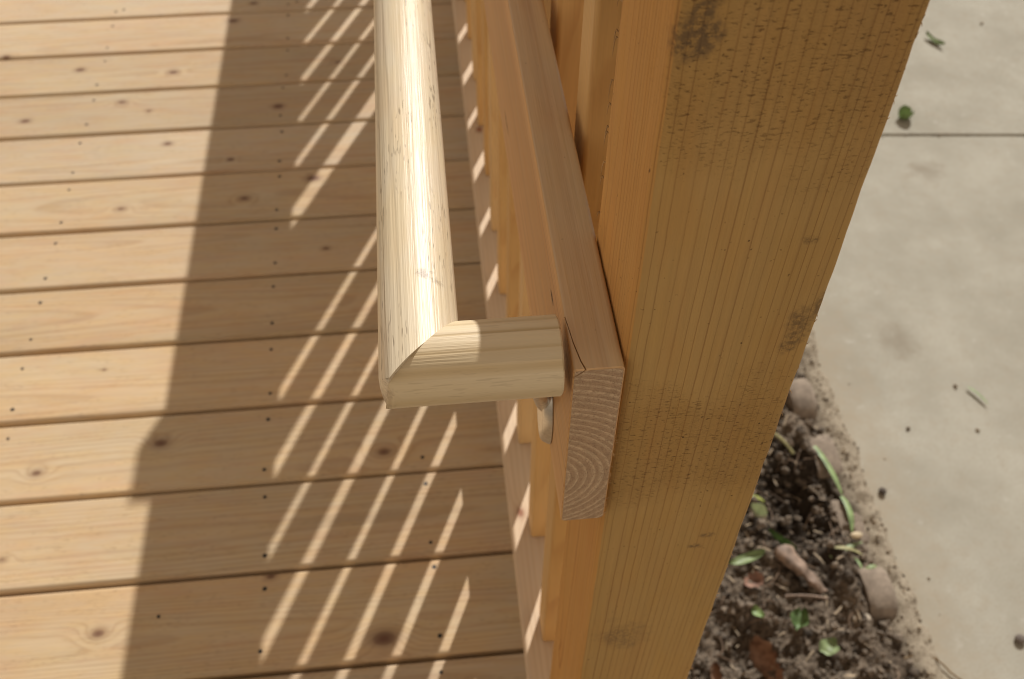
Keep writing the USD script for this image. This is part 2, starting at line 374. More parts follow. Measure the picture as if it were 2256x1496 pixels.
c = g.mix(g.val(n4, [(0.68, 0.0), (0.74, 0.5)]), c, (0.60, 0.56, 0.50))
drift = g.val(g.m('add', x, g.m('multiply', g.m('subtract', n3, .5), 0.16)), [(0.79, 1.0), (0.86, 0.45), (0.95, 0.0)])
c = g.mix(g.m('multiply', drift, g.val(n2, [(0.35, 0.95), (0.6, 0.55)])), c, (0.30, 0.245, 0.175))
for sc_, sr_ in (((1.02, 1.36, 0), (.05, .07, 1)), ((1.30, 1.93, 0), (.06, .05, 1)), ((1.22, 2.35, 0), (.05, .04, 1))):
    b = g.blob((x, y, z), sc_, sr_, n3, 1.2)
    c = g.mix(g.m('multiply', g.val(b, [(0.0, 0.0), (0.8, 0.5)]), 1.0), c, (0.17, 0.135, 0.095))
M_conc = g.build('concrete_look', c, 0.9, g.add('bump', 'normal', height=g.m('add', n2, g.m('multiply', n3, .5)), strength=0.25, distance=0.002), specular_ior_level=0.25)
path = thing('path', kind='structure', loc=(2.4, 2, 0))
j0, j1 = np.array([1.257, 2.087]), np.array([1.627, 2.053]); d = (j1 - j0) / np.linalg.norm(j1 - j0)
jl, jr = j0 + d * (0.775 - 1.257) / d[0], j0 + d * (4.0 - 1.257) / d[0]
def slab(pts, top=0.0):
    m = m3.CrossSection([np.array(pts)]).offset(-0.004, m3.JoinType.Round).offset(0.004, m3.JoinType.Round)
    lo = m.extrude(0.094).translate((0, 0, top - 0.1))
    up = m.offset(-0.003, m3.JoinType.Miter).extrude(0.002).translate((0, 0, top - 0.006 + 0.004))
    return (lo + m3.Manifold.batch_hull([lo.trim_by_plane((0, 0, 1), top - 0.0061), up]) if False else m3.Manifold.batch_hull([lo, up]))
gap = np.array([-d[1], d[0]]) * 0.0022
obj('slab', slab([(0.775, -4), (4, -4), tuple(jr - gap), tuple(jl - gap)]), M_conc, path, smooth=20)
obj('slab', slab([tuple(jl + gap), tuple(jr + gap), (4, 8), (0.775, 8)], 0.0015), M_conc, path, smooth=20)

# scalloped concrete lawn edging between soil and path
g = G(); P, x, y, z = g.pos(); n1 = g.noise(P, 45.0, 4.0, .6); n2 = g.noise(P, 500.0, 3.0, .7)
c = g.mix(g.val(n1, [(.35, 0.), (.65, 1.)]), (0.17, 0.135, 0.105), (0.28, 0.225, 0.175)); c = g.mix(g.val(n2, [(.36, .7), (.48, 0.)]), c, (0.13, 0.10, 0.08))
M_edging = g.build('edging_look', c, 0.92, g.add('bump', 'normal', height=n2, strength=.5, distance=.002), specular_ior_level=.2)
def scallop(yc, x0, w=0.05, hh=0.035, half=0.048, lean=0.0, seed=0):
    rings = []
    aa = np.linspace(0, np.pi, 19)
    for xx_, sc in ((x0, .90), (x0 + .006, .985), (x0 + .012, 1), (x0 + w - .012, 1), (x0 + w - .006, .985), (x0 + w, .90)):
        pr = [(yc + half * sc * math.cos(t), hh * sc * (math.sin(t) ** .75)) for t in aa] + [(yc - half * sc, -0.05), (yc + half * sc, -0.05)]
        rings.append(np.array([(xx_ + lean * (p[0] - yc), p[0], p[1]) for p in pr]))
    m = loft(rings)
    v = m.vertices; v += (meshkit.fbm(v * 90 + seed, 3, seed)[:, None] - .5) * 0.004
    return m
lab = ['rounded concrete edging scallop nearest the bottom, with a dark end in the dirt', 'half buried edging scallop just above the green and cream blade tuft',
       'edging scallop with a long green grass blade along its side', 'edging scallop right beside the edge of the rough post, highest of those in view',
       ]
for i, (yy, xx_, hgt) in enumerate(((0.765, 0.730, 0.040), (0.918, 0.735, 0.010), (1.070, 0.730, 0.020), (1.212, 0.718, 0.042))):
    t = thing('edging_scallop', lab[i], 'edging', (xx_ + .025, yy, 0))
    obj('scallop', scallop(yy, xx_, hh=hgt, half=0.052, seed=i + 3), M_edging, t)
for k in range(2):   # carry on behind the post
    t = thing('edging_scallop', ('edging scallop next up the line, just behind the rough post', 'edging scallop furthest up the line behind the rough post')[k], 'edging', (0.74, 1.364 + .15 * k, 0))
    obj('scallop', scallop(1.364 + .15 * k, 0.715, hh=.05, half=.052, seed=11 + k), M_edging, t)

# ------------------------------------------------------------------ the deck
DECK_L, DECK_D = (0.45, 0.352, 0.236), (0.285, 0.178, 0.097)
KN = [(-0.735, 1.905, 9), (-0.536, 1.878, 10), (-0.628, 1.779, 11), (-0.569, 1.744, 7), (-0.517, 1.632, 9), (-0.578, 1.443, 10), (-0.353, 1.452, 11), (-0.227, 1.499, 12),
      (-0.306, 1.736, 10), (-0.187, 1.886, 8), (-0.425, 2.071, 13), (-0.198, 1.303, 9), (-0.385, 2.142, 9), (-0.812, 1.731, 10), (-0.904, 1.97, 10), (-0.389, 1.571, 6),
      (-0.544, 1.056, 5), (-0.609, 0.865, 10), (-0.476, 0.603, 11), (-0.626, 0.725, 8), (-0.435, 0.902, 13), (-0.101, 0.855, 14), (-0.105, 0.561, 17), (-0.257, 0.665, 9)]
NAIL_L = [(-0.696, 2.132), (-0.694, 2.072), (-0.692, 1.986), (-0.688, 1.933), (-0.69, 1.846), (-0.687, 1.791), (-0.687, 1.709), (-0.689, 1.649), (-0.686, 1.558), (-0.683, 1.506), (-0.68, 1.415), (-0.679, 1.36), (-0.679, 1.272), (-0.676, 1.215), (-0.674, 1.132), (-0.674, 1.07), (-0.671, 0.988), (-0.665, 0.932)]
NAIL_R = [(-0.305, 2.13), (-0.303, 2.084), (-0.299, 1.988), (-0.297, 1.94), (-0.295, 1.846), (-0.3, 1.8), (-0.3, 1.704), (-0.294, 1.65), (-0.294, 1.558), (-0.291, 1.51), (-0.291, 1.414), (-0.289, 1.363), (-0.286, 1.274), (-0.286, 1.217), (-0.283, 1.132), (-0.281, 1.074), (-0.277, 0.983), (-0.277, 0.932), (-0.277, 0.84), (-0.273, 0.792), (-0.267, 0.697), (-0.264, 0.647), (-0.264, 0.559)]
NAIL_T = [(-0.044, 0.84), (-0.041, 0.793), (-0.038, 0.696), (-0.035, 0.658), (-0.032, 0.558), (-0.033, 0.509), (-0.401, 0.62)]
M_nail = plain('nail_look', (0.028, 0.022, 0.018), 0.5, 0.3, 300, metallic=0.3)
M_joist = wood('joist_look', 1, (0.30, 0.21, 0.12), (0.18, 0.11, 0.06), (-0.3, 0.2), seed=4.0)
deck = thing('ramp_deck', 'ramp deck of pale cedar boards laid crosswise, barred with sunlight and shade', 'deck', (-0.6, 1.5, DZ - 0.2))
XL, XR = -1.75, 0.158
DP, D0 = 0.1432, 0.6727          # gap pitch, one gap line
M_hole = plain('nail_shadow_look', (0.02, 0.014, 0.01), 0.9)
for k in range(-9, 20):
    y0 = D0 + DP * k + 0.0036 + rnd.uniform(-.0006, .0006); y1 = D0 + DP * (k + 1) - 0.0030 + rnd.uniform(-.0006, .0006)
    kn = [(kx, ky, DZ, r / 1000 * .8) for kx, ky, r in KN if y0 - .004 < ky < y1 + .004]
    if not kn and k > 8: kn = [(rnd.uniform(-1.2, -.2), rnd.uniform(y0, y1), DZ, .006)]
    tone = rnd.uniform(0.90, 1.08); hue = rnd.uniform(-.025, .02)
    L = (DECK_L[0] * tone, (DECK_L[1] - hue * .5) * tone, (DECK_L[2] - hue) * tone); Dk = tuple(np.array(DECK_D) * tone)
    mat = wood(f'deck_board_look_{k + 9:02d}', 0, L, Dk, pith=((y0 + y1) / 2 + rnd.uniform(-.06, .06), DZ - rnd.uniform(.03, .16)), tilt=(rnd.uniform(-.02, .02), rnd.uniform(-.02, .02)),
               ring=rnd.uniform(.0030, .0050), ring_amt=.45, wobble=.0045, streak=.2, patch=.45, mottle=.65, pores=.3, knots=kn, rough=.6, spec=.3, bump=.22, seed=k * 3.7, knot_col=(0.13, 0.06, 0.034), wob_a=1.6)
    zt = DZ + rnd.uniform(-.0007, .0007)
    bd = obj('deck_board', bar(0, XL + rnd.uniform(-.004, .004), XR, y0, y1, zt - .027, zt, r=.0062, end=.001, step=.25, wob=.0003, seed=k + 20, seg=4), mat, deck)
    nails = [p for p in NAIL_L + NAIL_R + NAIL_T if y0 < p[1] < y1]
    if k < -1 or k > 9:
        nails += [(xx_ + rnd.uniform(-.006, .006), yy + rnd.uniform(-.008, .008)) for xx_ in (-.68, -.28) for yy in (y0 + .035, y1 - .035)]
    for (px, py) in nails:
        s = rnd.uniform(.85, 1.15)
        nm = trimesh.creation.revolve(np.array([(0, -.003), (.0027 * s, -.003), (.0029 * s, .0002), (.0025 * s, .0004), (.0016, .0002), (0, .0002)]), sections=10)
        nm.apply_translation((px, py, zt + .0002)); obj('nail', nm, M_nail, bd)
for xx_ in (-1.5, -1.08, -0.68, -0.28, 0.05):
    obj('joist', bar(1, D0 - 1.25, D0 + 2.85, xx_ - .019, xx_ + .019, DZ - .215, DZ - .029, r=.002), M_joist, deck)
obj('rim_joist', bar(1, D0 - 1.25, D0 + 2.85, 0.114, 0.152, DZ - .215, DZ - .029, r=.002), M_joist, deck)

# ------------------------------------------------------------------ posts
POST_ST = [((0.0945, 0.2885, 1.4985), (.010, .02, .016), (0.075, 0.052, 0.038), .7), ((0.1625, 0.2885, 1.339), (.008, .02, .016), (0.095, 0.06, 0.035), .65),
           ((0.1700, 0.2885, 1.354), (.007, .02, .014), (0.09, 0.055, 0.03), .65), ((0.1567, 0.2885, 1.397), (.0055, .01, .0035), (0.09, 0.055, 0.03), .7),
           ((0.1446, 0.2885, 1.1395), (.006, .02, .004), (0.10, 0.065, 0.04), .7), ((0.1511, 0.2885, 1.1523), (.005, .02, .004), (0.10, 0.065, 0.04), .6), ((0.112, 0.2885, 1.02), (.02, .02, .03), (0.13, 0.085, 0.05), .5)]
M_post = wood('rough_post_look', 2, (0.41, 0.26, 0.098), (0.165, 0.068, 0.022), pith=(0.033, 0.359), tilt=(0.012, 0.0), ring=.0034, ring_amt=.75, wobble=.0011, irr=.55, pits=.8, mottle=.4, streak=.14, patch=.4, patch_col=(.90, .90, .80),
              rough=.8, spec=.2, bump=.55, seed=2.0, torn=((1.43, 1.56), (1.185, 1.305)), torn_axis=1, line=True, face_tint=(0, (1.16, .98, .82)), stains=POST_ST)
def post(y0, y1, top, seed, mat, ztop_chamfer=.012, taper=0.0):
    prof = round_rect(XP, PX1, y0, y1, (.006, .004, .004, .004), 4); q = []
    for i in range(len(prof)):
        p0, p1 = prof[i], prof[(i + 1) % len(prof)]; n = max(1, int(np.linalg.norm(p1 - p0) / .005)); q += [p0 + (p1 - p0) * j / n for j in range(n)]
    prof = np.array(q); ctr = prof.mean(0); rings = []
    zs = list(np.arange(-0.3, top - ztop_chamfer, .006)) + [top - ztop_chamfer]
    for z_ in zs:
        ring = np.c_[prof, np.full(len(prof), z_)]; dd = prof - ctr; dd /= np.abs(dd).max(1, keepdims=True)
        nn = (meshkit.fbm(ring * np.array([110, 110, 45]) + seed * 7, 3, seed) - .5) * .0009 + (meshkit.fbm(ring * np.array([8, 8, 3]) + seed, 2, seed) - .5) * .0007
        ring[:, :2] += dd * nn[:, None]
        ring[:, 1] += (ring[:, 1] - y0) / (y1 - y0) * taper * (z_ - 1.0); rings.append(ring)
    rings.append(np.c_[ctr + (prof - ctr) * .86, np.full(len(prof), top)])
    return loft(rings)
p1 = thing('wooden_post', 'rough sawn square timber post with dirt smudges, standing in front on the right', 'post', ((XP + PX1) / 2, (PY0 + PY1) / 2, 0))
obj('post_timber', post(PY0, PY1 + .010, DZ + 1.20, 3, M_post, taper=-.032), M_post, p1)
# torn fibres along its right front arris and left back arris
sp = []
for k in range(46):
    zz = rnd.uniform(.75, 1.5); ln = rnd.uniform(.0015, .006)
    p0 = np.array([PX1 - .0012, PY0 + .0012, zz]); sp.append(tube(bez(p0, p0 + [.0004, -.0003, .0005], p0 + [rnd.uniform(.0004, .0013), -rnd.uniform(0, .001), ln * .4 * rnd.choice((-1, 1))], 4), [.0002, .0002, .00015, .0001], 4))
for k in range(20):
    zz = rnd.uniform(1.22, 1.52); p0 = np.array([XP + .0008, PY1 - .001, zz]); sp.append(tube(bez(p0, p0 + [-.001, .0005, .004], p0 + [-.0012, .0015, rnd.uniform(-.012, -.004)], 4), [.0005, .0004, .0003, .0001], 4))
M_fibre = plain('fibre_look', (0.40, 0.24, 0.10), .8)
obj('splinter_fringe', trimesh.util.concatenate(sp), M_fibre, p1, kind='stuff')
spl = tube(bez((XP + .0005, PY1 - .003, 1.268), (XP - .002, PY1 + .001, 1.262), (XP - .0015, PY1 + .007, 1.245), 6), [.0016, .0016, .0014, .001, .0006, .0002], 5, .35)
obj('splinter', spl, plain('splinter_look', (0.42, 0.20, 0.07), .7), p1)
M_post2 = wood('second_post_look', 2, (0.46, 0.29, 0.13), (0.22, 0.10, 0.035), pith=(0.06, 2.1), ring=.006, ring_amt=.6, seed=6.0, rough=.75, spec=.2)
p2 = thing('wooden_post', 'second square railing post further up the ramp, behind the rail board', 'post', ((XP + PX1) / 2, POST2 + .045, 0))
obj('post_timber', post(POST2, POST2 + .095, DZ + 1.20, 8, M_post2), M_post2, p2)

# ------------------------------------------------------------------ guard railing: bottom rail, balusters, cap rail
rail = thing('guard_railing', 'cedar guard railing of square balusters on a flat bottom rail', 'railing', (0.11, 1.2, DZ))
M_rail = wood('bottom_rail_look', 1, (0.55, 0.415, 0.285), (0.40, 0.25, 0.14), pith=(0.15, 0.50), ring=.0045, ring_amt=.35, wobble=.004, streak=.14, patch=.3, patch_col=(1.0, .88, .82),
              knots=((0.865, .080, RAILZ, .007), (0.655, .082, RAILZ, .006), (1.45, .09, RAILZ, .006), (1.9, .08, RAILZ, .006)), knot_col=(.24, .09, .04), rough=.6, spec=.3, seed=12.0)
obj('bottom_rail', bar(1, PY1 + .002, POST2 - .002, .0690, .158, RAILZ - .038, RAILZ, r=.004, step=.1, wob=.0003, seed=2), M_rail, rail)
obj('bottom_rail', bar(1, POST2 + .097, 3.95, .0690, .158, RAILZ - .038, RAILZ, r=.004, step=.1, wob=.0003, seed=3), M_rail, rail)
M_bal = [wood(f'baluster_look_{i}', 2, L, Dk, pith=(0.07 + .03 * i, 0.4 + .4 * i), ring=.004, ring_amt=.4, wobble=.005, streak=.16, patch=.35, rough=.55, spec=.3, seed=20.0 + i * 5, bump=.25)
         for i, (L, Dk) in enumerate((((0.54, 0.34, 0.14), (0.38, 0.19, 0.06)), ((0.57, 0.39, 0.19), (0.42, 0.23, 0.09)), ((0.51, 0.32, 0.13), (0.34, 0.16, 0.05))))]
k = 0; ys = [BAL0 + PITCH * i for i in range(40)]
for i, yb in enumerate(ys):
    if yb > 3.8: break
    if POST2 - .05 < yb < POST2 + .15: continue
    dx = rnd.uniform(-.0015, .0015); dy = rnd.uniform(-.002, .002)
    b = bar(2, RAILZ + .0005, CAPZ + .001, BALX + dx, BALX + BW + dx, yb + dy, yb + BW + dy, r=.0035, end=.001, seg=3)
    b.vertices[:, 1] -= .028 * (b.vertices[:, 2] - RAILZ)
    obj('baluster', b, M_bal[(i * 7 + 2) % 3], rail)
M_cap = wood('cap_rail_look', 1, (0.56, 0.38, 0.2), (0.4, 0.22, 0.1), pith=(.1, 1.4), seed=31.0, rough=.6, spec=.3)
obj('cap_rail', bar(1, PY1 + .002, POST2 - .002, .085, .185, CAPZ, CAPZ + .034, r=.004), M_cap, rail)
obj('cap_rail', bar(1, POST2 + .097, 3.95, .085, .185, CAPZ, CAPZ + .034, r=.004), M_cap, rail)

# ------------------------------------------------------------------ rail board with its sawn end
M_board = wood('rail_board_look', 1, (0.50, 0.29, 0.12), (0.28, 0.115, 0.04), face_tint=(2, (1.0, 1.2, 1.65)), mottle=.4, pits=.5, pith=(0.046, 1.236), ring=.0044, ring_amt=.75, wobble=.0022, streak=.14, patch=.3, rough=.45, spec=.5, irr=.4, seed=40.0, bump=.3,  # top tinted paler, bluer: weathered wood plus sky sheen painted into the colour
               end=((0.36, 0.24, 0.145), (0.52, 0.38, 0.245), (0.17, 0.08, 0.035)),
               stains=(((0.0602, 0.3564, 1.2999), (.004, .009, .003), (0.05, 0.02, 0.01), .95), ((0.0602, 0.6114, 1.223), (.004, .022, .0025), (0.06, 0.025, 0.01), .9)), wob_a=1.2)
bm = man(bar(1, BY0, 4.0, BX0, BX1, BZ0, BZ1, r=(.0022, .0028, .0028, .0016), end=.0007, step=.02, seg=4, wob=.00025, seed=4, edge_n=.004))
def lens(c, ln, w, dp):     # almond-shaped split in the face
    e = man(ellipsoid(c, (dp, ln, w), 2)); return e
bm = bm - lens((BX0, 0.3564, 1.2999), .0060, .0016, .004) - lens((BX0, 0.6114, 1.223), .016, .0012, .003)
# drying crack across the top near corner
cr = [(BX0 + .0006, BY0 + .034), (BX0 + .0022, BY0 + .018), (BX0 + .0042, BY0 + .006), (BX0 + .0058, BY0 + .0005)]
for i in range(len(cr) - 1):
    a_, b_ = np.array(cr[i]), np.array(cr[i + 1]); t_ = (b_ - a_) / np.linalg.norm(b_ - a_); n_ = np.array([-t_[1], t_[0]]) * (.00022 + .0001 * i)
    bm = bm - prism([a_ - n_, a_ + n_ * 0.6, b_ + n_, b_ - n_], .006).translate((0, 0, BZ1 - .0045))
pe = prism([(BX0 - .001, BZ1 - .0068), (BX0 - .001, BZ1 - .0062), (BX0 + .0058, BZ1 - .0002), (BX0 + .0064, BZ1 - .0004)], .004).rotate((90, 0, 0)).translate((0, BY0 + .003, 0))
bm = bm - pe
rb = thing('rail_board', 'long orange cedar board on edge, its sawn end showing curved growth rings', 'board', (BX0, BY0, BZ0))
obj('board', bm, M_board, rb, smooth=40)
ft = []
for k in range(26):
    zz = rnd.uniform(BZ0 + .004, BZ0 + .085); p0 = np.array([BX1 - .0006, BY0 + .0008, zz])
    ft.append(tube(bez(p0, p0 + [.0008, -.0006, 0], p0 + [rnd.uniform(.0008, .0022), -rnd.uniform(0, .001), rnd.uniform(-.002, .002)], 4), [.00035, .0003, .0002, .0001], 4))
obj('frayed_edge', trimesh.util.concatenate(ft), M_fibre, rb, kind='stuff')

# ------------------------------------------------------------------ round handrail with mitred return and bracket
PINE_L, PINE_D = (0.63, 0.53, 0.38), (0.46, 0.35, 0.21)
M_pine = wood('handrail_look', 1, PINE_L, PINE_D, pith=(-0.03, 1.27), tilt=(.012, -.012), ring=.006, ring_amt=.33, wobble=.004, streak=.12, patch=.5, patch_col=(.86, .88, .93), pores=.5, mottle=.5, rough=.44, spec=.5, seed=50.0,
              bump=.6, stains=(((HX - HR, HY - HR, HZ - .004), (.009, .009, .012), (0.22, 0.14, 0.09), .8), ((-.0082, .343, 1.3385), (.0045, .004, .006), (0.20, 0.13, 0.08), .75), ((-.0018, .3393, 1.3385), (.006, .003, .006), (0.16, 0.10, 0.06), .7)))
M_pine2 = wood('handrail_return_look', 0, (0.60, 0.49, 0.325), (0.34, 0.225, 0.08), pith=(0.335, 1.345), ring=.0085, irr=.7, ring_amt=.75, wobble=.0012, streak=.10, patch=.2, patch_col=(.95, .93, .93), pores=.15, mottle=.3, stains=(((HX - HR, HY - HR, HZ - .004), (.008, .008, .012), (0.22, 0.14, 0.09), .8),), rough=.44, spec=.5, seed=54.0, bump=.45, wob_a=6)
hr = thing('handrail', 'pale round pine handrail with a mitred return at its near end', 'handrail', (HX, HY, HZ))
A = np.linspace(0, 2 * np.pi, 56, endpoint=False)
MN = -0.30
def mring(r, gap):          # ring on the mitre plane y-HY = x-HX, pulled back by gap
    return r * np.cos(A), r * np.sin(A), gap
rings = []
for r_, gp in ((HR, .00003),):
    cx, cz, gp = mring(r_, gp); tipx = np.minimum(cx, HR); rings.append(np.c_[HX + cx, HY + cx + MN * cz + gp, HZ + cz])
for yy in list(np.arange(HY + .026, 1.2, .03)) + [1.6, 2.4, 3.2, 4.0]:
    rg_ = np.c_[HX + HR * np.cos(A), np.full(len(A), yy), HZ + HR * np.sin(A)]; rings.append(rg_)
ar = [(HX - HR + .013 - .013 * math.cos(t), HY - HR + .013 - .013 * math.sin(t)) for t in np.linspace(0, math.pi / 2, 9)]
tip = prism([(HX - HR - .02, HY - HR - .02), (HX - HR - .02, HY - HR + .013)] + ar + [(HX - HR + .013, HY - HR - .02)], .1).translate((0, 0, HZ - .05))
rm = man(loft(rings)) - tip
obj('rail', rm, M_pine, hr, smooth=24)
XE = 0.0545
rings = []
for r_, gp in ((HR, .00003),):
    rings.append(np.c_[HX + r_ * np.cos(A) - MN * r_ * np.sin(A) + gp, HY + r_ * np.cos(A), HZ + r_ * np.sin(A)])
for xx_, r_ in ((.012, HR), (.03, HR), (XE - .0008, HR), (XE, HR - .0008)):
    rings.append(np.c_[np.full(len(A), xx_), HY + r_ * np.cos(A), HZ + r_ * np.sin(A)])
rt_m = man(loft(rings))
rt_m = rt_m - tip
obj('rail_return', rt_m, M_pine2, hr, smooth=24)
g = G(); P, x, y, z = g.pos(); n1 = g.noise(P, 300., 2.)
M_metal = g.build('satin_nickel_look', (0.74, 0.69, 0.61), g.m('multiply_add', n1, .1, .26), metallic=1.0)
# bracket: cupped wall plate on the board, arm, saddle under the return
br = thing('handrail_bracket', 'satin metal bracket with a cupped plate on the board beneath the handrail return', 'bracket', (BX0, 0.347, HZ - .06))
cy, cz = 0.3425, 1.683 - .4635
prof = [(0, 0), (.0150, 0), (.0156, .0006), (.0150, .0024), (.0138, .0050), (.0126, .0060), (.0116, .0060), (.0104, .0048), (.006, .0026), (0, .0022)]
cup = trimesh.creation.revolve(np.array(prof), sections=48)
T = np.array([[0, 0, -1, BX0], [0, 1, 0, cy], [1.78, 0, 0, cz], [0, 0, 0, 1.0]]); cup.apply_transform(T); cup.fix_normals()
obj('wall_plate', cup, M_metal, br, smooth=40)
obj('arm', tube(bez((BX0 - .003, cy, cz + .004), (HX + .063, cy - .012, cz + .024), (HX + .056, HY + .006, HZ - HR - .001), 12), .0042, 12), M_metal, br)
sd = trimesh.creation.box((.03, .012, .002)); sd.apply_translation((HX + .052, HY + .004, HZ - HR - .0006)); obj('saddle', sd, M_metal, br)

# ------------------------------------------------------------------ litter on soil and path
M_leaf = plain('green_leaf_look', (0.13, 0.20, 0.075), .5, .35, 70, translucent=.25)
M_pale = plain('pale_leaf_look', (0.24, 0.30, 0.14), .5, .25, 60, translucent=.25)
M_blade = plain('grass_blade_look', (0.25, 0.34, 0.14), .5, .25, 50, translucent=.25)
M_dry = plain('straw_blade_look', (0.34, 0.31, 0.15), .6, .3, 50, translucent=.2)
M_brown = plain('dead_leaf_look', (0.21, 0.145, 0.105), .7, .4, 60, bump=.5)
M_rust = plain('rust_leaf_look', (0.26, 0.135, 0.08), .7, .35, 55, translucent=.1, col2=(.36, .22, .14))
def gz(x_, y_):
    if x_ > .86: return 0.0
    return float(soil_h(np.array([x_]), np.array([y_]))[0])
def leaf(cx, cy, ln, wd, ang, curl=.3, bend=.2, up=.006, seed=0, thick=.0006, blunt=.6, nu=12, nv=7, rag=0.0, roll=0.0):
    r_ = np.random.default_rng(seed); u = np.linspace(0, 1, nu); v = np.linspace(-1, 1, nv); tops = []
    for i, a_ in enumerate(u):
        w = wd / 2 * (math.sin(math.pi * min(max(a_, .02), .98)) ** blunt) * (1 + rag * r_.uniform(-1, 1))
        for b_ in v:
            X_ = (a_ - .5) * ln; Y_ = w * b_; Z_ = curl * wd * b_ * b_ * .5 + bend * ln * ((a_ - .5) ** 2) * 2 + .1 * wd * math.sin(7 * a_ + 2 * b_ + seed)
            if roll: th = b_ * roll; Y_ = w * math.sin(th) / roll * 1.2; Z_ += w * (1 - math.cos(th)) / roll * 1.2
            tops.append((X_, Y_, Z_))
    t = np.array(tops); n = len(t); lo_ = t - [0, 0, thick]; V = np.vstack([t, lo_]); F = []
    for i in range(nu - 1):
        for j in range(nv - 1):
            q_ = i * nv + j; F += [[q_, q_ + nv, q_ + nv + 1], [q_, q_ + nv + 1, q_ + 1]]; q2 = q_ + n; F += [[q2, q2 + nv + 1, q2 + nv], [q2, q2 + 1, q2 + nv + 1]]
    per = [j for j in range(nv)] + [i * nv + nv - 1 for i in range(1, nu)] + [(nu - 1) * nv + j for j in range(nv - 2, -1, -1)] + [i * nv for i in range(nu - 2, 0, -1)]
    for p_, q_ in zip(per, per[1:] + per[:1]): F += [[p_, q_, q_ + n], [p_, q_ + n, p_ + n]]
    V = V @ trimesh.transformations.rotation_matrix(ang, (0, 0, 1))[:3, :3].T
    V += [cx, cy, gz(cx, cy) + up - V[:, 2].min() * .5]
    m = trimesh.Trimesh(V, np.array(F), process=False)
    if m.volume < 0: m.invert()
    return m
def litter(name, label, cat, mesh, mat):
    return obj(name, mesh, mat, smooth=60, label=label, cat=cat)
def blade(p0, p1, lift=.012, w=.004, side=.01):
    p0 = np.array([*p0, gz(*p0) + .007]); p1 = np.array([*p1, gz(*p1) + .007]); mid = (p0 + p1) / 2 + [side, 0, lift]
    pts = bez(p0, mid, p1, 12); rr_ = w * np.array([.7, .9, 1, 1, 1, 1, 1, .95, .85, .7, .5, .2]); return tube(pts, rr_, 6, .25)
litter('leaf', 'crumpled bright green leaf lying on the concrete above the slab joint', 'leaf', leaf(1.322, 2.155, .048, .040, .4, .7, .3, .001, 1, roll=.9), M_blade)
litter('leaf', 'narrow pale green leaf on the concrete near the top of the picture', 'leaf', leaf(1.548, 2.515, .075, .022, 2.0, .6, .25, .003, 2), M_pale)
litter('leaf', 'small dark green leaf lying on the soil below the brown dead leaf', 'leaf', leaf(.592, .716, .040, .034, 1.1, .8, .3, .014, 3), M_leaf)
litter('leaf', 'small bright yellow green leaf scrap on soil left of the dark green leaf', 'leaf', leaf(.530, .748, .028, .018, 2.2, .6, .3, .012, 4), M_blade)
litter('leaf', 'squarish dull green leaf scrap on soil, lowest of the green scraps', 'leaf', leaf(.635, .668, .034, .030, .2, .4, .2, .012, 5, blunt=.25), M_pale)
litter('leaf', 'long pale grey green leaf poking out from behind the post edge', 'leaf', leaf(.536, .851, .075, .020, .25, .6, .15, .012, 6), M_pale)
litter('leaf', 'round whitish green leaf on soil beside the post above the dug hollow rim', 'leaf', leaf(.576, .937, .034, .026, 2.3, 1.0, .4, .016, 7, roll=1.3), plain('whitish_leaf_look', (.42, .46, .30), .5, .2, 60))
litter('leaf', 'thin green leaf curling down the left rim of the dug hollow', 'leaf', leaf(.618, .892, .062, .016, 2.3, 1.0, .3, .02, 8, roll=1.2), M_leaf)
pth = bez((.603, .862, gz(.603, .862) + .024), (.622, .815, gz(.622, .815) + .030), (.668, .776, gz(.668, .776) + .012), 16)
dl = tube(pth, np.array([.021, .023, .0225, .0215, .0205, .019, .018, .017, .016, .015, .014, .013, .012, .010, .007, .003]), 18, .62)
dv = dl.vertices; dv += (meshkit.fbm(dv * 70, 3, 5)[:, None] - .5) * .012; dv[:18] += (meshkit.fbm(dv[:18] * 160, 2, 6)[:, None] - .5) * .016; dv[-2] = dv[18 * 3:18 * 4].mean(0)
litter('dead_leaf', 'large rolled pale brown dead leaf tapering to a tip on the soil', 'dead leaf', dl, M_brown)
litter('dead_leaf', 'crumpled rust orange dead leaf at the bottom beside the post', 'dead leaf', leaf(.518, .655, .085, .05, 1.9, .9, .5, .016, 10, roll=1.5, rag=.3, nu=14), M_rust)
litter('dead_leaf', 'small rust leaf standing at the bottom edge close against the post', 'dead leaf', leaf(.425, .635, .05, .022, 1.5, .9, .4, .014, 11, roll=1.4, rag=.2), M_rust)
litter('dead_leaf', 'reddish brown scrap of dead leaf left of the large curled leaf', 'dead leaf', leaf(.535, .803, .04, .03, .3, .5, .3, .014, 13, rag=.2), plain('red_brown_leaf_look', (.20, .11, .075), .7, .3, 60))
litter('grass_blade', 'long fresh green grass blade running down the inner side of the edging', 'grass blade', blade((.736, 1.085), (.758, .972), .012, .0065, .004), M_blade)
litter('grass_blade', 'second fresh green grass blade continuing below the long one along the edging', 'grass blade', blade((.757, .968), (.752, .890), .014, .0065, .008), M_blade)
litter('grass_blade', 'pale green blade of the small tuft lying against the edging', 'grass blade', blade((.694, .842), (.766, .868), .014, .0045, 0), M_pale)
litter('grass_blade', 'cream yellow blade lying across the small tuft against the edging', 'grass blade', blade((.700, .850), (.756, .838), .02, .004, .0), M_dry)
litter('grass_blade', 'short pale blade fallen on top of the lowest edging scallop', 'grass blade', blade((.737, .800), (.775, .812), .03, .0042, 0), M_pale)
litter('grass_blade', 'thin green blade standing in front of the pale tuft', 'grass blade', blade((.737, .835), (.742, .790), .02, .003, 0), M_blade)
litter('grass_blade', 'single thin green blade lying on the open concrete at the right', 'grass blade', blade((1.118, 1.215), (1.142, 1.165), .003, .0032, .006), M_blade)
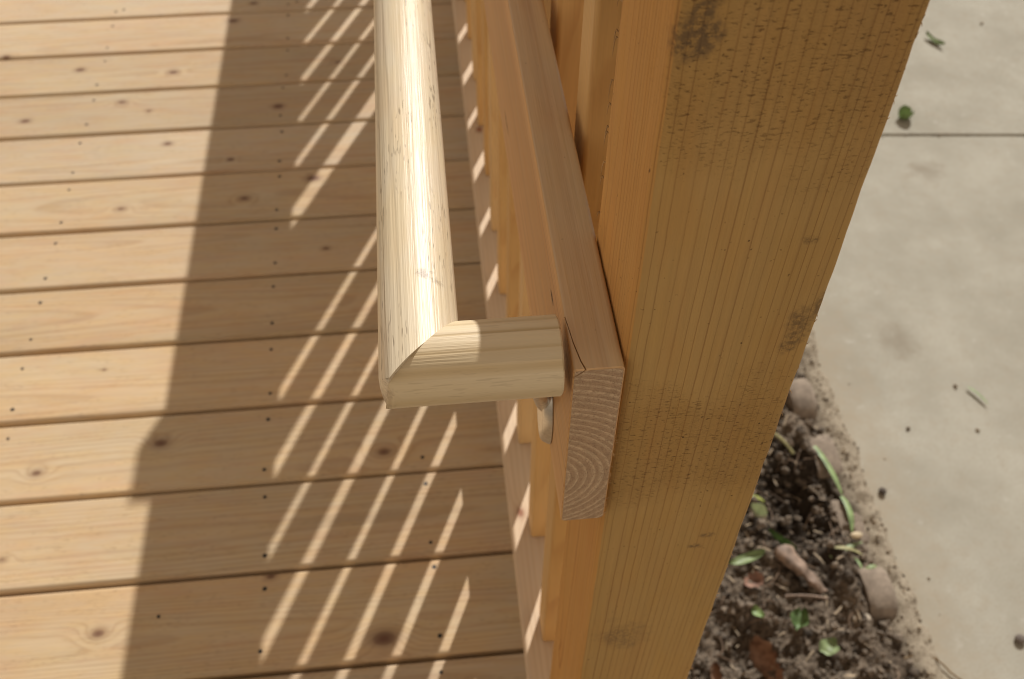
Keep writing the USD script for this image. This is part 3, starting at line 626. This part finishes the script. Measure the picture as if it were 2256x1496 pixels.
litter('grass_blade', 'yellow green blade half hidden by the post above the whitish leaf', 'grass blade', blade((.575, .985), (.612, .985), .015, .006, 0), plain('yellow_blade_look', (.26, .28, .07), .5, .25, 50))
litter('twig', 'thin brown curved stem lying on the concrete at the bottom', 'twig', tube(np.vstack([bez((.765, .640, .006), (.815, .652, .012), (.835, .612, .006), 10), bez((.836, .609, .006), (.86, .58, .004), (.90, .56, .004), 6)]), .0016, 5), plain('stem_look', (.17, .11, .05), .7))
litter('twig', 'straight reddish brown twig on soil under the large curled leaf', 'twig', tube(bez((.585, .768, .02), (.62, .765, .028), (.66, .756, .02), 8), .003, 5), M_brown)
litter('twig', 'pale straw stalk leaning on soil at the upper end beside the post', 'twig', tube(bez((.655, 1.135, .016), (.675, 1.11, .026), (.69, 1.075, .014), 8), .0035, 5), M_dry)
litter('pebble', 'small round dark pebble on the concrete right of the edging', 'pebble', ellipsoid((.845, .977, .006), (.0075, .008, .0065), 2), plain('dark_pebble_look', (.07, .055, .045), .9))
litter('pebble', 'oval cream pebble on the edging at the foot of the green blade', 'pebble', ellipsoid((.752, .893 - .018, .026), (.012, .007, .006), 2), plain('cream_pebble_look', (.52, .42, .28), .8))
litter('pebble', 'dark stone cut by the right border of the picture near the bottom', 'pebble', ellipsoid((.985, .655, .006), (.010, .009, .007), 2), plain('grey_pebble_look', (.16, .13, .11), .9))
litter('pebble', 'pale clod of stone on soil just below the lowest edging scallop', 'pebble', ellipsoid((.712, .715, .014), (.017, .012, .010), 2), plain('pale_clod_look', (.36, .30, .23), .9))

# roots and shredded bark in the soil: fibres nobody could count
fb = []
for k in range(150):
    cx_, cy_ = rnd.uniform(.33, .74), rnd.uniform(.56, 1.2); a_ = rnd.uniform(0, 6.28); ln = rnd.uniform(.012, .06)
    dx_, dy_ = math.cos(a_) * ln, math.sin(a_) * ln; s_ = rnd.uniform(-.02, .02)
    p0, p2_ = (cx_ - dx_ / 2, cy_ - dy_ / 2), (cx_ + dx_ / 2, cy_ + dy_ / 2)
    fb.append(tube(bez((*p0, gz(*p0) + .003), (cx_ - s_, cy_ + s_, gz(cx_, cy_) + .012), (*p2_, gz(*p2_) + .003), 7), rnd.uniform(.0006, .0018), 4))
obj('root_fibres', trimesh.util.concatenate(fb), plain('root_look', (.16, .11, .075), .85, .5, 40), kind='stuff', label='thin brown root fibres and bark shreds strewn over the soil', cat='roots')
fb = []
for k in range(170):
    cx_, cy_ = rnd.uniform(.33, .76), rnd.uniform(.54, 1.2); a_ = rnd.uniform(0, 6.28); ln = rnd.uniform(.006, .03)
    dx_, dy_ = math.cos(a_) * ln, math.sin(a_) * ln; z_ = gz(cx_, cy_) + .006
    fb.append(tube(bez((cx_ - dx_ / 2, cy_ - dy_ / 2, z_), (cx_, cy_, z_ + .004), (cx_ + dx_ / 2, cy_ + dy_ / 2, z_ + rnd.uniform(-.002, .006)), 5), rnd.uniform(.0007, .0022), 4, .4))
obj('wood_chips', trimesh.util.concatenate(fb), plain('chip_look', (.30, .23, .155), .85, .45, 60), kind='stuff', label='pale bark chips and straw bits scattered over the soil', cat='chips')
def clods(n, fx, size, seed, on_soil=True):
    r_ = np.random.default_rng(seed); base = [trimesh.creation.icosphere(subdivisions=1 if i % 2 else 2) for i in range(6)]; out = []
    for i, b in enumerate(base): b.vertices *= (1 + (meshkit.fbm(b.vertices * 2.1 + i * 9, 3, i) - .5)[:, None] * 1.7)
    for k in range(n):
        cx_, cy_ = fx(r_); s_ = size(r_); m = base[k % 6].copy(); m.apply_scale(s_ * r_.uniform(.7, 1.2, 3)); m.apply_transform(trimesh.transformations.random_rotation_matrix(r_.random(3)))
        m.apply_translation((cx_, cy_, gz(cx_, cy_) + s_ * (.35 if on_soil else .5))); out.append(m)
    return trimesh.util.concatenate(out)
M_clod = plain('clod_look', (.095, .07, .05), .95, .6, 30, col2=(.22, .17, .125))
obj('soil_clods', clods(2600, lambda r_: (r_.uniform(.30, .77), r_.uniform(.50, 1.3)), lambda r_: .002 + .007 * r_.random() ** 3, 3), M_clod, kind='stuff', label='loose brown clods and crumbs of soil beside the edging', cat='soil', smooth=60)
M_grit = plain('grit_look', (.10, .075, .055), .95, .5, 90, col2=(.36, .28, .19))
obj('grit', clods(900, lambda r_: (.775 + abs(r_.normal(0, .035)), r_.uniform(.45, 1.7)), lambda r_: .0006 + .0026 * r_.random() ** 4, 5, False), M_grit, kind='stuff', label='brown grit and crumbs strewn along the edge of the concrete', cat='grit', smooth=60)
obj('grit', clods(38, lambda r_: (r_.uniform(.9, 2.2), r_.uniform(.5, 2.9)), lambda r_: .0015 + .004 * r_.random() ** 3, 6, False), M_grit, kind='stuff', label='scattered dark specks of debris far out on the open concrete', cat='grit', smooth=60)
obj('grit', clods(120, lambda r_: (lambda t: (j0[0] + d[0] * t, j0[1] + d[1] * t + r_.normal(0, .003)))(r_.uniform(-.25, .75)), lambda r_: .0008 + .0022 * r_.random() ** 3, 8, False), M_grit, kind='stuff', label='dark crumbs caught in the joint between the two concrete slabs', cat='grit', smooth=60)
for p in stage.Traverse():
    if p.GetCustomDataByKey('base') is not None: p.ClearCustomDataByKey('base')
